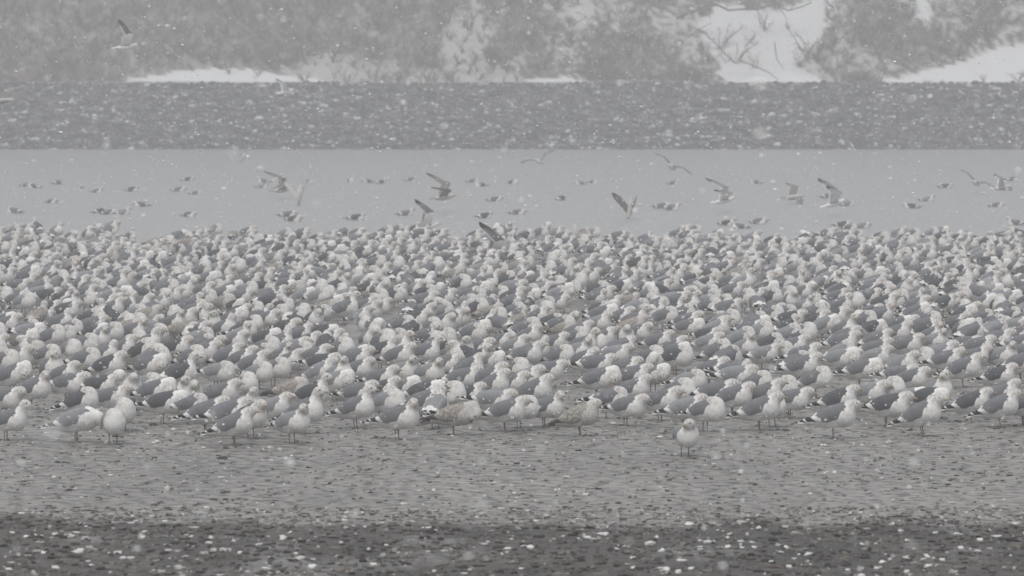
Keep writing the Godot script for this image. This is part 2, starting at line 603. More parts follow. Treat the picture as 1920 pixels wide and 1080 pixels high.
# patches of open snow on the far slope: outlines read off the photograph
var snow_px := [
	[[1362, 157], [1385, 149], [1430, 143], [1462, 136], [1500, 138], [1532, 144], [1548, 157]],
	[[200, 157], [260, 146], [330, 135], [395, 127], [450, 128], [500, 138], [560, 144], [620, 152], [640, 158]],
	[[985, 154], [1000, 147], [1060, 146], [1125, 153], [1100, 158], [990, 158]],
	[[1322, 95], [1312, 40], [1345, 4], [1400, 10], [1425, 22], [1480, 14], [1565, -10], [1545, 60], [1528, 92], [1505, 112], [1480, 122], [1535, 138], [1538, 156], [1360, 156], [1342, 132], [1350, 112]],
	[[1640, 155], [1700, 140], [1760, 124], [1830, 108], [1862, 88], [1925, 84], [2010, 92], [2010, 155]],
	[[1714, -6], [1724, 40], [1735, 60], [1746, 30], [1754, -6]],
	[[832, 157], [828, 60], [842, 32], [905, 36], [930, 60], [905, 100], [925, 125], [985, 138], [990, 156]],
	[[530, 158], [540, 120], [620, 96], [700, 110], [760, 130], [832, 126], [832, 158]]]
var snow_soft := [1.0, 1.0, 1.0, .88, 1.0, .9, .55, .5]

func to_px(p: Vector3) -> Vector2:
	var l := Basis(Vector3.RIGHT, -PITCH) * (p - Vector3(0, CAM_H, 0))
	return Vector2(960.0 - FOCAL * l.x / l.z, 540.0 + FOCAL * l.y / l.z)

func snow_at(x: float, d: float) -> float:
	var q := to_px(Vector3(x, hill_y(x, d), -d))
	q += Vector2(noise_b.get_noise_2d(x * 4.0, d * 6.0) * 16.0, noise_b.get_noise_2d(x * 4.0 + 90.0, d * 6.0) * 7.0)
	for k in snow_px.size():
		var poly := PackedVector2Array()
		for v in snow_px[k]: poly.append(Vector2(v[0], v[1]))
		if Geometry2D.is_point_in_polygon(q, poly): return snow_soft[k]
	return 0.0

func hill_color(x: float, d: float) -> Color:
	var n := noise_c.get_noise_2d(x * 14.0, d * 10.0)
	var m := noise_b.get_noise_2d(x * 2.4, d * 1.8)
	if d < BANK1: return Color(.075, .073, .071) * (1.0 + .4 * n)
	var open := lerpf(.28, .55, smoothstep(-6.0, 0.0, x))
	var thin := smoothstep(-.05, .35, m * .8 + .9 * n) * open
	var s := maxf(snow_at(x, d), thin)
	return (Color(.12, .112, .102) * (1.0 + .5 * n)).lerp(Color(.64, .65, .66), s)

func twig_shrub(sd: int, height: float, stems: int) -> Array:      # [stems, twigs]
	var r := RandomNumberGenerator.new(); r.seed = sd
	var thick := []; var thin := []
	for k in stems:
		var a := r.randf() * TAU
		var lean := r.randf_range(.15, .75)
		var h := height * r.randf_range(.6, 1.0)
		var p := Vector3(r.randf_range(-.12, .12), -.05, r.randf_range(-.12, .12))
		var pts := [p]; var rs := [.016 * height]
		var dirv := Vector3(cos(a) * lean, 1.0, sin(a) * lean).normalized()
		for i in 4:
			dirv = (dirv + Vector3(r.randf_range(-.25, .25), -.06, r.randf_range(-.25, .25))).normalized()
			p += dirv * h * .25
			pts.append(p); rs.append(.016 * height * (1.0 - .2 * (i + 1)) + .002)
			for b in 3:
				var q := dirv + Vector3(r.randf_range(-1, 1), r.randf_range(-.3, .7), r.randf_range(-1, 1))
				q = q.normalized()
				var l := h * r.randf_range(.18, .38)
				var mid: Vector3 = p + q * l * .5 + Vector3(0, r.randf_range(-.03, .05), 0)
				thin.append(tube([p, mid, p + q * l], [.007 * height, .005 * height, .002], 3))
				for c in 2:
					var q2 := (q + Vector3(r.randf_range(-.9, .9), r.randf_range(-.5, .6), r.randf_range(-.9, .9))).normalized()
					thin.append(tube([mid, mid + q2 * l * .6], [.004 * height, .0015], 3))
		thick.append(tube(pts, rs, 4))
	var out := []
	for li in [thick, thin]:
		var col := []
		for t in li:
			var v := r.randf_range(.7, 1.3)
			col.append(paint(t, Color(.085 * v, .072 * v, .062 * v)))
		out.append(join_nets(col))
	return out

func multimesh(called: String, mesh: Mesh, m: Material, xs: Array, cs: Array, parent: Node) -> MultiMeshInstance3D:
	var mm := MultiMesh.new()
	mm.transform_format = MultiMesh.TRANSFORM_3D
	mm.use_colors = cs.size() > 0
	mm.mesh = mesh
	mm.instance_count = xs.size()
	for i in xs.size():
		mm.set_instance_transform(i, xs[i])
		if cs.size() > 0: mm.set_instance_color(i, cs[i])
	var o := MultiMeshInstance3D.new()
	o.name = numbered(called) if parent == self else called
	o.multimesh = mm
	o.material_override = m
	parent.add_child(o, true)
	return o

func spin_basis(size: Vector3) -> Basis:
	return Basis(Vector3.UP, rng.randf() * TAU) * Basis(Vector3.RIGHT, rng.randf_range(-.5, .5)) * Basis.from_scale(size)

# ------------------------------------------------------------------ the scene

func _ready() -> void:
	rng.seed = 20240117
	noise_a.seed = 11; noise_a.frequency = .11
	noise_b.seed = 23; noise_b.frequency = .10
	noise_c.seed = 37; noise_c.frequency = .12; noise_c.fractal_octaves = 2

	# camera
	var cam := Camera3D.new()
	cam.name = "camera"
	cam.position = Vector3(0, CAM_H, 0)
	cam.rotation.x = PITCH
	cam.fov = rad_to_deg(2.0 * atan(540.0 / FOCAL))
	cam.near = .5
	cam.far = 900.0
	cam.current = true
	# a 178 mm lens at f/5.6 focused on the flock
	var lens := CameraAttributesPhysical.new()
	lens.frustum_focal_length = 12.0 * FOCAL / 540.0
	lens.frustum_focus_distance = 47.0
	lens.exposure_aperture = 5.6
	lens.frustum_near = .5
	lens.frustum_far = 900.0
	cam.attributes = lens
	add_child(cam)

	# an even grey snow sky, haze of falling snow
	var we := WorldEnvironment.new()
	we.name = "environment"
	var env := Environment.new()
	env.background_mode = Environment.BG_SKY
	var sm := ProceduralSkyMaterial.new()
	sm.sky_top_color = Color(.60, .61, .63)
	sm.sky_horizon_color = Color(.66, .665, .675)
	sm.ground_horizon_color = Color(.60, .60, .61)
	sm.ground_bottom_color = Color(.40, .40, .40)
	sm.sky_curve = .3
	var sky := Sky.new()
	sky.sky_material = sm
	env.sky = sky
	env.background_energy_multiplier = 1.0
	env.tonemap_mode = Environment.TONE_MAPPER_LINEAR
	env.tonemap_exposure = 2.4
	env.fog_enabled = true
	env.fog_light_color = Color(.95, .955, .965)
	env.fog_density = .0037
	env.sdfgi_enabled = true
	env.ssao_enabled = true
	env.ssil_enabled = true
	we.environment = env
	add_child(we)

	var sun := DirectionalLight3D.new()
	sun.name = "sun"
	sun.light_energy = .35
	sun.light_angular_distance = 25.0
	sun.light_color = Color(1.0, .985, .96)
	sun.rotation_degrees = Vector3(-58, -25, 0)
	sun.shadow_enabled = true
	add_child(sun)

	# materials
	M.feather = mat(Color.WHITE, .85)
	M.horn = mat(Color.WHITE, .6)
	M.mud = mat(Color.WHITE, .62)
	M.mud.albedo_texture = noise_tex(.02, 71, [g1(.22), g1(.52), g1(.70), g1(.80), g1(1.0)], [.22, .37, .46, .58, .78], 1024, 7)
	M.mud.uv1_triplanar = true
	M.mud.uv1_world_triplanar = true
	M.mud.uv1_scale = Vector3(.27, .27, .27)
	M.mud.metallic_specular = .4
	M.stone = mat(Color.WHITE, .8)
	M.hill = mat(Color.WHITE, .95)
	M.twig = mat(Color.WHITE, .9)
	M.snow = mat(Color(.82, .83, .84), .8, false)
	M.water = mat(Color(.26, .265, .27), .32, false)
	M.water.metallic_specular = .5
	var wn := FastNoiseLite.new(); wn.seed = 5; wn.frequency = .035; wn.fractal_octaves = 4
	var wt := NoiseTexture2D.new(); wt.width = 512; wt.height = 512; wt.seamless = true; wt.noise = wn; wt.as_normal_map = true; wt.bump_strength = 6.0
	M.water.normal_enabled = true
	M.water.normal_texture = wt
	M.water.normal_scale = .8
	M.water.uv1_triplanar = true
	M.water.uv1_world_triplanar = true
	M.water.uv1_scale = Vector3(.22, .22, .22)

	# ---- ground
	var near := mesh_node("mudflat", grid_sheet(-10.0, 10.0, 22.0, 48.0, .1, 0.0, mud_color), M.mud, self)
	tag(near, "", "", "", "structure")
	var mid := mesh_node("mud_shallows", grid_sheet(-34.0, 34.0, 47.6, 110.0, .4, .004, far_mud_color), M.mud, self)
	tag(mid, "", "", "", "structure")
	var bed := PlaneMesh.new(); bed.size = Vector2(900, 700)
	var bo := mesh_node("ground", bed, mat(Color(.14, .135, .13), .8, false), self)
	bo.position = Vector3(0, -.5, -250)
	tag(bo, "", "", "", "structure")
	var wv := PackedVector3Array(); var wi := PackedInt32Array(); var wc := PackedColorArray()
	var wx := []
	var u := -200.0
	while u < 200.0:
		wx.append(u)
		u += .3 if absf(u) < 36.0 else 6.0
	var wd := 78.0
	var rows := 0
	while wd < BANK0 + 1.0:
		for v in wx:
			wv.append(Vector3(v, .022 * noise_c.get_noise_2d(v * 6.0, wd * 9.0) + .012 * noise_b.get_noise_2d(v * 3.0, wd * 5.0), -wd))
		wd += .3
		rows += 1
	wc.resize(wv.size()); wc.fill(Color.WHITE)
	for j in rows - 1:
		for i in wx.size() - 1:
			var a := j * wx.size() + i
			wi.append_array(PackedInt32Array([a, a + wx.size(), a + 1, a + 1, a + wx.size(), a + wx.size() + 1]))
	var water := mesh_node("water", add_surface(ArrayMesh.new(), wv, smooth_normals(wv, wi), wc, wi), M.water, self)
	tag(water, "", "", "", "structure")

	# ---- far bank and snowy hillside
	var hv := PackedVector3Array(); var hc := PackedColorArray(); var hi := PackedInt32Array()
	var xs_ := []
	var x := -130.0
	while x < 130.0:
		xs_.append(x)
		x += .22 if absf(x) < 36.0 else 3.0
	var ds := []
	var dd := BANK0 - 1.5
	while dd < 300.0:
		ds.append(dd)
		dd += .22 if (dd > BANK1 - .5 and dd < BANK1 + 14.0) else 1.5
	for d in ds:
		for xx in xs_:
			var y := hill_y(xx, d)
			hv.append(Vector3(xx, y + .05 * noise_c.get_noise_2d(xx * 8.0, d * 8.0), -d))
			hc.append(hill_color(xx, d))
	var w := xs_.size()
	for j in ds.size() - 1:
		for i in w - 1:
			var a := j * w + i
			hi.append_array(PackedInt32Array([a, a + w, a + 1, a + 1, a + w, a + w + 1]))
	var hill := mesh_node("hillside", add_surface(ArrayMesh.new(), hv, smooth_normals(hv, hi), hc, hi), M.hill, self)
	tag(hill, "", "", "", "structure")

	bank_stones()
	brushwood()
	ground_litter()
	flock()
	water_birds()
	flyers()
	snowfall()

func bank_stones() -> void:
	var xs := []; var cs := []
	for k in 26000:
		var x := rng.randf_range(-40, 40)
		var d := rng.randf_range(BANK0 - .3, BANK1 - .35)
		var s := rng.randf_range(.08, .20) * (1.0 + rng.randf() * 1.2 * rng.randf())
		var p := Vector3(x, hill_y(x, d) + s * .12, -d)
		xs.append(Transform3D(spin_basis(Vector3(s * rng.randf_range(.9, 1.5), s, s)), p))
		var cl := noise_c.get_noise_2d(x * 7.0 + d * 3.0, d * 7.0) + .6 * noise_b.get_noise_2d(x * 2.2 + d * 2.0, d * 5.0)
		var v := rng.randf_range(.010, .135) * clampf(1.0 + 1.5 * cl, .12, 3.0)
		var c := Color(v, v * .985, v * .96)
		if rng.randf() < .03 + .16 * smoothstep(.1, .5, cl): c = Color(.48, .49, .50)
		cs.append(c)
	var o := multimesh("bank_stones", pebble_mesh(3, .7), M.stone, xs, cs, self)
	tag(o, "grey stones and snow crumbs covering the far bank", "stones", "", "stuff")

func brushwood() -> void:
	var kinds := []
	for k in 4:
		var t := twig_shrub(100 + k, 1.0, 6)
		kinds.append([t, solid(join_nets(t))])
	var root := Node3D.new()
	root.name = "brushwood"
	add_child(root)
	tag(root, "bare grey-brown scrub covering the snowy slope above the bank", "scrub", "", "stuff")
	var lists := [[], [], [], []]; var cols := [[], [], [], []]
	for k in 8000:
		var x := rng.randf_range(-44, 44)
		var d := BANK1 + .5 + 15.5 * rng.randf()
		if (snow_at(x, d) > .7 or snow_at(x, d - .5) > .7) and rng.randf() < .97: continue
		var dens := noise_b.get_noise_2d(x * 2.4, d * 1.8)
		if dens > .12 and x > -6.0 and rng.randf() < .75: continue
		if snow_at(x, d) > .3 and rng.randf() < .6: continue
		var s := rng.randf_range(.30, .95)
		var v := rng.randf_range(.25, 2.6)
		if rng.randf() < .22: v = rng.randf_range(4.0, 7.0)     # twigs carrying snow
		lists[k % 4].append(Transform3D(Basis(Vector3.UP, rng.randf() * TAU) * Basis(Vector3.BACK, rng.randf_range(-.35, .35)) * Basis.from_scale(Vector3(s * 1.3, s, s * 1.3)), Vector3(x, hill_y(x, d), -d)))
		cols[k % 4].append(Color(v, v * .98, v * .97))
	for k in 4:
		multimesh("twigs", kinds[k][1], M.twig, lists[k], cols[k], root)

	# shrubs and saplings one can tell apart, at the edges of the open snow
	var spots := [[1382, 118, 1.3], [1330, 120, 1.0], [1530, 110, 1.6], [1500, 128, 1.0], [1352, 90, 1.4], [1435, 60, .9], [700, 110, 1.5], [880, 60, 1.2], [925, 120, 1.4], [1800, 112, 1.3], [1850, 80, 1.5], [1700, 118, 1.2], [500, 118, 1.1], [430, 140, .7]]
	var labels := ["bare shrub standing in the middle of the open snow clearing", "low bare shrub on the darker margin of the open snow clearing"]
	for k in spots.size():
		var d := BANK1 + .6
		var dir := dir_of(spots[k][0], spots[k][1])
		while d < BANK1 + 20.0:
			var q := Vector3(0, CAM_H, 0) + dir * (d / -dir.z)
			if q.y <= hill_y(q.x, d): break
			d += .1
		var q2 := at_depth(spots[k][0], spots[k][1], d)
		var o := Node3D.new()
		o.name = numbered("bare_shrub")
		add_child(o)
		o.position = Vector3(q2.x, hill_y(q2.x, d), -d)
		o.rotation.y = k * 1.7
		o.scale = Vector3.ONE * float(spots[k][2]) * 1.15
		mesh_node("stems", solid(kinds[k % 4][0][0]), M.twig, o)
		mesh_node("twigs", solid(kinds[k % 4][0][1]), M.twig, o)
		tag(o, "leafless shrub at the edge of open snow on the far slope", "shrub", "bare shrubs beside the open snow")

	# the arched bare limb above the clearing
	var path := [[1268, 34], [1300, 22], [1325, 11], [1345, 9], [1365, 19], [1395, 17], [1420, 17], [1440, 11], [1458, 11], [1478, 20], [1500, 14], [1522, 4]]
	var pts := []; var rs := []
	for k in path.size():
		pts.append(at_depth(path[k][0], path[k][1], BANK1 + 5.2 + .03 * k))
		rs.append(.075 - .004 * k)
	var limb := Node3D.new()
	limb.name = numbered("bare_limb")
	add_child(limb)
	var c0: Vector3 = pts[0]
	limb.position = c0
	for k in pts.size(): pts[k] -= c0
	mesh_node("branch", solid(paint(tube(pts, rs, 6), Color(.07, .062, .055))), M.twig, limb)
	for q in [[2, Vector3(.2, -.9, .1)], [6, Vector3(.15, -1.1, .1)], [8, Vector3(.6, -.9, .1)], [9, Vector3(.5, .5, 0)], [4, Vector3(-.3, .5, .1)]]:
		var a: Vector3 = pts[q[0]]
		mesh_node("twig", solid(paint(tube([a, a + (q[1] as Vector3) * .5 + Vector3(.06, 0, 0), a + q[1]], [.03, .02, .008], 4), Color(.08, .07, .062))), M.twig, limb)
	tag(limb, "arched bare tree limb hanging above the snow clearing on the far slope", "branch")

	# thin leaning saplings in the clearing
	for s in [[[1520, 120], [1495, 80], [1478, 52]], [[1385, 112], [1440, 135], [1462, 150]], [[1372, 108], [1360, 118], [1345, 92]], [[1452, 78], [1456, 110], [1470, 130]], [[1290, 70], [1310, 55], [1335, 42]], [[1065, 52], [1085, 40], [1102, 30]]]:
		var sp := []
		for v in s: sp.append(at_depth(v[0], v[1], BANK1 + 2.2))
		var b: Vector3 = sp[0]
		for k in 3: sp[k] -= b
		var o := mesh_node("sapling", solid(paint(tube(sp, [.035, .028, .012], 5), Color(.09, .08, .07))), M.twig, self)
		o.position = b
		tag(o, "thin leaning leafless sapling against the far snow", "sapling", "saplings on the far slope")

func ground_litter() -> void:
	# countless crumbs: dark grit and white shell and snow crumbs
	var xs := []; var cs := []
	for k in 24000:
		var d := rng.randf_range(25.0, 32.6) if k % 5 > 1 else rng.randf_range(31.0, 47.0)
		var x := rng.randf_range(-.17, .17) * d
		var near := d < 31.5 + 1.3 * noise_a.get_noise_2d(x * 5.0, 50.0)
		var s := (.008 + .040 * pow(rng.randf(), 2.6)) if near else (.006 + .026 * pow(rng.randf(), 2.0))
		var cl := noise_b.get_noise_2d(x * 9.0, d * 5.0)
		var c := Color(.056, .050, .045) * rng.randf_range(.3, 2.6)
		var white := rng.randf()
		if near and white < .05 + .22 * smoothstep(.0, .45, cl) or not near and white < .14: c = Color(.56, .555, .545) * rng.randf_range(.45, 1.1)
		elif not near: c = Color(.085, .075, .067) * rng.randf_range(.4, 2.2)
		xs.append(Transform3D(spin_basis(Vector3(s * rng.randf_range(.8, 2.4), s * rng.randf_range(.5, 1.1), s * rng.randf_range(.8, 1.6))), Vector3(x, ground_y(x, d) + s * .08, -d)))
		cs.append(c)
	var o := multimesh("grit", pebble_mesh(9, .6, .55), M.stone, xs, cs, self)
	tag(o, "dark grit and pale crumbs strewn over the wet mud", "grit", "", "stuff")

	# single stones and shells that show
	var dark := pebble_mesh(14, .45, .35)
	var pale := pebble_mesh(15, .5, .6)
	var dm := mat(Color(.05, .044, .04), .75, false)
	var pm := mat(Color(.58, .58, .57), .7, false)
	for q in [[417, 860, 21], [287, 798, 19], [216, 819, 16], [142, 994, 17], [321, 995, 13], [129, 920, 15], [201, 954, 8], [344, 953, 11], [376, 967, 9], [108, 867, 12], [154, 855, 8], [51, 990, 10], [418, 924, 11], [423, 937, 12], [366, 948, 9], [322, 917, 9], [55, 945, 8], [236, 928, 10], [219, 866, 9], [1793, 790, 9], [1868, 804, 14], [1812, 788, 8], [424, 841, 13], [390, 808, 9], [335, 889, 11], [1474, 808, 12]]:
		var p := on_level(q[0], q[1], 0.0)
		var s: float = q[2] / FOCAL * -p.z
		var st := mesh_node("stone", dark, dm, self)
		st.position = p + Vector3(0, s * .08, 0)
		st.rotation.y = rng.randf() * TAU
		st.scale = Vector3(s, s * .8, s * .9)
		tag(st, "dark flat stone lying on the pale wet mud", "stone", "dark stones on the mudflat")
	for q in [[106, 825, 10], [200, 831, 11], [277, 814, 9], [206, 893, 12], [295, 828, 9], [101, 897, 12], [382, 840, 9], [276, 846, 7], [325, 806, 9], [78, 1008, 14], [23, 1000, 12], [132, 1004, 10], [230, 1049, 17], [170, 1062, 14], [450, 1038, 13], [373, 1051, 12], [349, 1004, 9], [557, 1040, 14], [586, 1065, 22], [640, 1019, 11], [725, 1024, 12], [915, 1018, 12], [995, 1028, 16], [950, 1037, 9], [1218, 1022, 20], [1326, 1019, 17], [1365, 1027, 16], [1390, 1028, 12], [1515, 1042, 20], [1446, 1055, 12], [1668, 1051, 12], [1740, 1064, 22], [1802, 1029, 13], [1838, 1014, 16], [1767, 1053, 18], [1590, 1070, 14], [1480, 1066, 18], [1250, 1070, 18], [1296, 1068, 16], [1187, 1066, 13], [1700, 1074, 16], [960, 1056, 12], [1750, 1048, 9], [1885, 1066, 12], [700, 1062, 20], [880, 1070, 12]]:
		var p := on_level(q[0], q[1], 0.0)
		var s: float = q[2] / FOCAL * -p.z
		var st := mesh_node("shell", pale, pm, self)
		st.position = p + Vector3(0, s * .12, 0)
		st.rotation.y = rng.randf() * TAU
		st.scale = Vector3(s * rng.randf_range(.8, 1.1), s * rng.randf_range(.6, 1.1), s * .8)
		var on_mud: bool = q[1] < 990
		tag(st, "white shell fragment lying on the pale wet mud" if on_mud else "white shell fragment lying on the dark gravel", "shell", "white shells on the mudflat" if on_mud else "white shells on the gravel")

# near gulls, read off the photograph: [x, y of the body's middle, pose, tone, yaw towards the camera]
var seats := [
	[6, 742, "h", "m", 30], [10, 784, "a", "m", 10], [151, 750, "t", "d", 12], [143, 788, "l", "p", 8], [212, 791, "t", "p", 80], [228, 767, "t", "p", 70], [58, 730, "c", "m", 15], [124, 718, "h", "m", 25], [118, 700, "h", "m", 20], [155, 674, "t", "m", 10], [30, 671, "h", "m", 20], [24, 704, "p", "m", 20], [182, 720, "h", "d", 10], [215, 708, "p", "p", 60], [206, 742, "h", "m", 20], [202, 686, "h", "d", 10], [98, 690, "c", "m", 60], [5, 676, "t", "m", 30],
	[303, 755, "p", "d", 10], [350, 756, "t", "m", 5], [287, 734, "p", "m", 20], [271, 716, "t", "p", 30], [246, 730, "h", "p", 70], [336, 734, "c", "p", 60], [360, 734, "h", "p", 80], [413, 734, "h", "m", 15], [458, 718, "t", "m", 40], [385, 773, "h", "m", 5], [423, 775, "h", "m", 5], [440, 793, "h", "m", 5], [334, 701, "a", "d", -20], [403, 695, "t", "p", 20], [360, 669, "t", "m", 25], [326, 651, "h", "d", 10], [291, 667, "t", "p", 50], [277, 685, "p", "m", 20], [393, 650, "h", "m", 30], [427, 667, "h", "m", 5], [273, 630, "h", "m", 10], [460, 759, "c", "m", 45], [470, 781, "h", "d", 50], [472, 681, "h", "m", 10],
	[511, 761, "h", "p", 10], [570, 773, "a", "m", 20], [547, 789, "c", "p", 40], [582, 736, "a", "d", 20], [543, 730, "t", "b", 0], [665, 734, "h", "m", 20], [667, 763, "a", "m", 20], [716, 750, "h", "m", 40], [511, 689, "t", "m", 30], [602, 697, "h", "p", 25], [594, 679, "h", "d", 25], [588, 665, "h", "m", 20], [669, 689, "h", "m", 25], [663, 673, "h", "m", 20], [637, 701, "c", "p", 40], [527, 667, "c", "m", 40], [545, 653, "h", "p", 20], [496, 653, "t", "m", 30], [572, 640, "h", "d", 20], [639, 655, "t", "m", 30], [627, 714, "p", "p", 30], [712, 706, "h", "m", 20], [714, 730, "h", "d", 15], [482, 695, "t", "p", 40],
	[744, 783, "c", "m", 20], [750, 726, "p", "m", 10], [726, 752, "t", "p", 50], [791, 734, "p", "d", 15], [816, 763, "w", "p", -70], [842, 742, "t", "m", 30], [850, 775, "p", "b", 0], [913, 748, "h", "p", 15], [946, 769, "h", "m", 10], [793, 755, "h", "m", 10], [801, 697, "c", "p", 45], [757, 695, "c", "p", 45], [746, 667, "h", "m", 20], [826, 681, "h", "m", 10], [879, 687, "h", "m", 5], [861, 708, "h", "m", 5], [871, 740, "h", "d", 5], [916, 708, "h", "m", 10], [926, 722, "h", "m", 15], [889, 651, "h", "m", 20], [869, 653, "c", "p", 70], [814, 649, "w", "m", -60], [822, 634, "t", "d", 15], [744, 649, "a", "p", 30], [895, 671, "c", "d", 40], [924, 675, "p", "p", 60], [954, 716, "h", "m", 20],
	[972, 763, "t", "m", 25], [1019, 761, "c", "m", 20], [1001, 734, "h", "m", 15], [1088, 777, "h", "b", 5], [1135, 746, "t", "m", 5], [1172, 759, "h", "m", 25], [1119, 710, "p", "m", 15], [1019, 691, "h", "m", 5], [986, 665, "h", "m", 10], [1050, 665, "t", "m", 25], [1107, 683, "h", "m", 5], [982, 712, "h", "p", 20], [964, 691, "t", "m", 40], [1080, 659, "c", "p", 40], [1031, 640, "h", "m", 10], [1119, 642, "t", "p", 70], [1149, 661, "h", "p", 30], [1166, 687, "h", "m", 15], [1180, 704, "h", "m", 15], [1186, 728, "h", "m", 20], [989, 628, "h", "m", 15],
	[1237, 750, "h", "m", 25], [1281, 763, "h", "p", 5], [1322, 769, "t", "m", 35], [1284, 812, "c", "p", 80], [1373, 742, "h", "m", 15], [1334, 736, "h", "m", 10], [1424, 767, "h", "m", 10], [1269, 734, "t", "m", 30], [1288, 712, "t", "p", 20], [1265, 669, "t", "d", 20], [1216, 667, "t", "m", 30], [1259, 651, "h", "m", 10], [1347, 657, "t", "m", 5], [1428, 661, "h", "p", 5], [1363, 693, "w", "m", 20], [1418, 716, "t", "m", 5], [1330, 691, "h", "m", 10], [1224, 701, "p", "m", 50], [1231, 638, "h", "m", 15], [1396, 649, "c", "p", 40], [1369, 704, "h", "p", 10], [1432, 740, "h", "m", 10], [1324, 640, "h", "p", 20],
	[1479, 746, "h", "m", 15], [1562, 781, "h", "m", 10], [1570, 748, "h", "d", 5], [1623, 734, "h", "p", 30], [1530, 710, "t", "m", 20], [1499, 687, "h", "m", 10], [1501, 665, "h", "m", 10], [1611, 691, "p", "m", 5], [1572, 671, "p", "p", 30], [1460, 730, "t", "m", 5], [1448, 761, "t", "p", 60], [1660, 760, "h", "d", 15], [1664, 734, "t", "m", 20], [1450, 659, "t", "m", 20], [1636, 653, "h", "m", 5], [1640, 638, "h", "m", 5], [1636, 669, "h", "p", 5], [1676, 699, "h", "m", 15], [1481, 651, "h", "m", 10], [1574, 642, "h", "m", 15],
	[1731, 777, "h", "m", 20], [1692, 744, "p", "p", 10], [1821, 752, "h", "d", 5], [1876, 761, "h", "m", 10], [1735, 746, "p", "d", 40], [1759, 734, "c", "p", 60], [1704, 706, "h", "m", 15], [1870, 701, "h", "d", 15], [1806, 691, "h", "m", 10], [1768, 673, "h", "m", 5], [1823, 667, "h", "m", 10], [1757, 663, "h", "p", 10], [1876, 667, "c", "p", 40], [1692, 681, "h", "p", 40], [1725, 667, "t", "p", 60], [1880, 738, "h", "m", 20], [1918, 758, "h", "m", 10], [1914, 681, "h", "m", 10], [1800, 642, "h", "m", 10], [1696, 646, "h", "m", 15], [1749, 638, "c", "p", 40], [1863, 636, "h", "m", 20], [1902, 644, "h", "m", 10], [1910, 661, "h", "m", 5]]
var seat_labels := {1: "grey-backed gull with raised neck at the flock's front edge on bare mud", 2: "slate-backed gull with long black wing tips asleep behind the head-down gull", 3: "pale-backed gull standing clear on open mud with its head down", 4: "round pale gull breast-on to the gravel, asleep beside the head-down gull", 5: "round pale gull asleep just behind another breast-on pale gull", 72: "mottled brown young gull bent over preening beside a pale gull's back", 96: "mottled brown young gull standing at the front edge of the flock", 46: "drab brown young gull asleep on the open mud behind the front row", 70: "pale-backed gull with its back to the gravel beside the preening brown gull", 117: "lone white gull facing the gravel, standing clear in front of the flock", 66: "grey-backed gull with head turned aside, foremost in its stretch of the flock", 116: "large-breasted sleeping gull just behind the lone gull that faces the gravel", 18: "slate-backed gull bent over preening at the edge of the open mud", 99: "grey-backed gull doubled over preening beside a bare patch inside the flock", 158: "big pale-backed gull doubled over preening at the flock's front", 45: "slate-backed gull with raised neck beside the drab brown sleeper"}
const POSE_OF := {"h": "hunched", "a": "alert", "t": "tucked", "p": "preening", "l": "lowered", "c": "turned", "w": "away"}
const TONE_OF := {"p": "pale", "m": "mid", "d": "dark", "b": "brown"}
# far edge of the flock: x, y in the photograph
var edge_px := [[-300, 424], [0, 424], [60, 420], [130, 432], [210, 424], [260, 452], [300, 446], [345, 432], [420, 428], [520, 436], [600, 432], [700, 430], [760, 426], [860, 446], [960, 424], [1060, 428], [1150, 440], [1230, 448], [1290, 426], [1400, 444], [1480, 448], [1550, 432], [1640, 440], [1720, 428], [1800, 432], [1860, 440], [2220, 430]]

func edge_y(px: float) -> float:
	for k in edge_px.size() - 1:
		if px < edge_px[k + 1][0]:
			return lerpf(edge_px[k][1], edge_px[k + 1][1], (px - edge_px[k][0]) / (edge_px[k + 1][0] - edge_px[k][0]))
	return 430.0

func random_look() -> Array:
	var r := rng.randf()
	var pose := "hunched"
	if r < .40: pose = "tucked"
	elif r < .46: pose = "turned"
	elif r < .56: pose = "preening"
	elif r < .60: pose = "alert"
	elif r < .64: pose = "away"
	r = rng.randf()
	var tone := "mid"
	if r < .24: tone = "pale"
	elif r < .44: tone = "dark"
	elif r < .49: tone = "brown"
	var yaw := rng.randfn(12.0, 20.0)
	r = rng.randf()
	if r < .05: yaw = 180.0 + rng.randfn(0.0, 25.0)
	elif r < .10: yaw = -60.0 + rng.randfn(0.0, 20.0)
	elif r < .18: yaw = 70.0 + rng.randfn(0.0, 15.0)
	return [pose, tone, yaw]

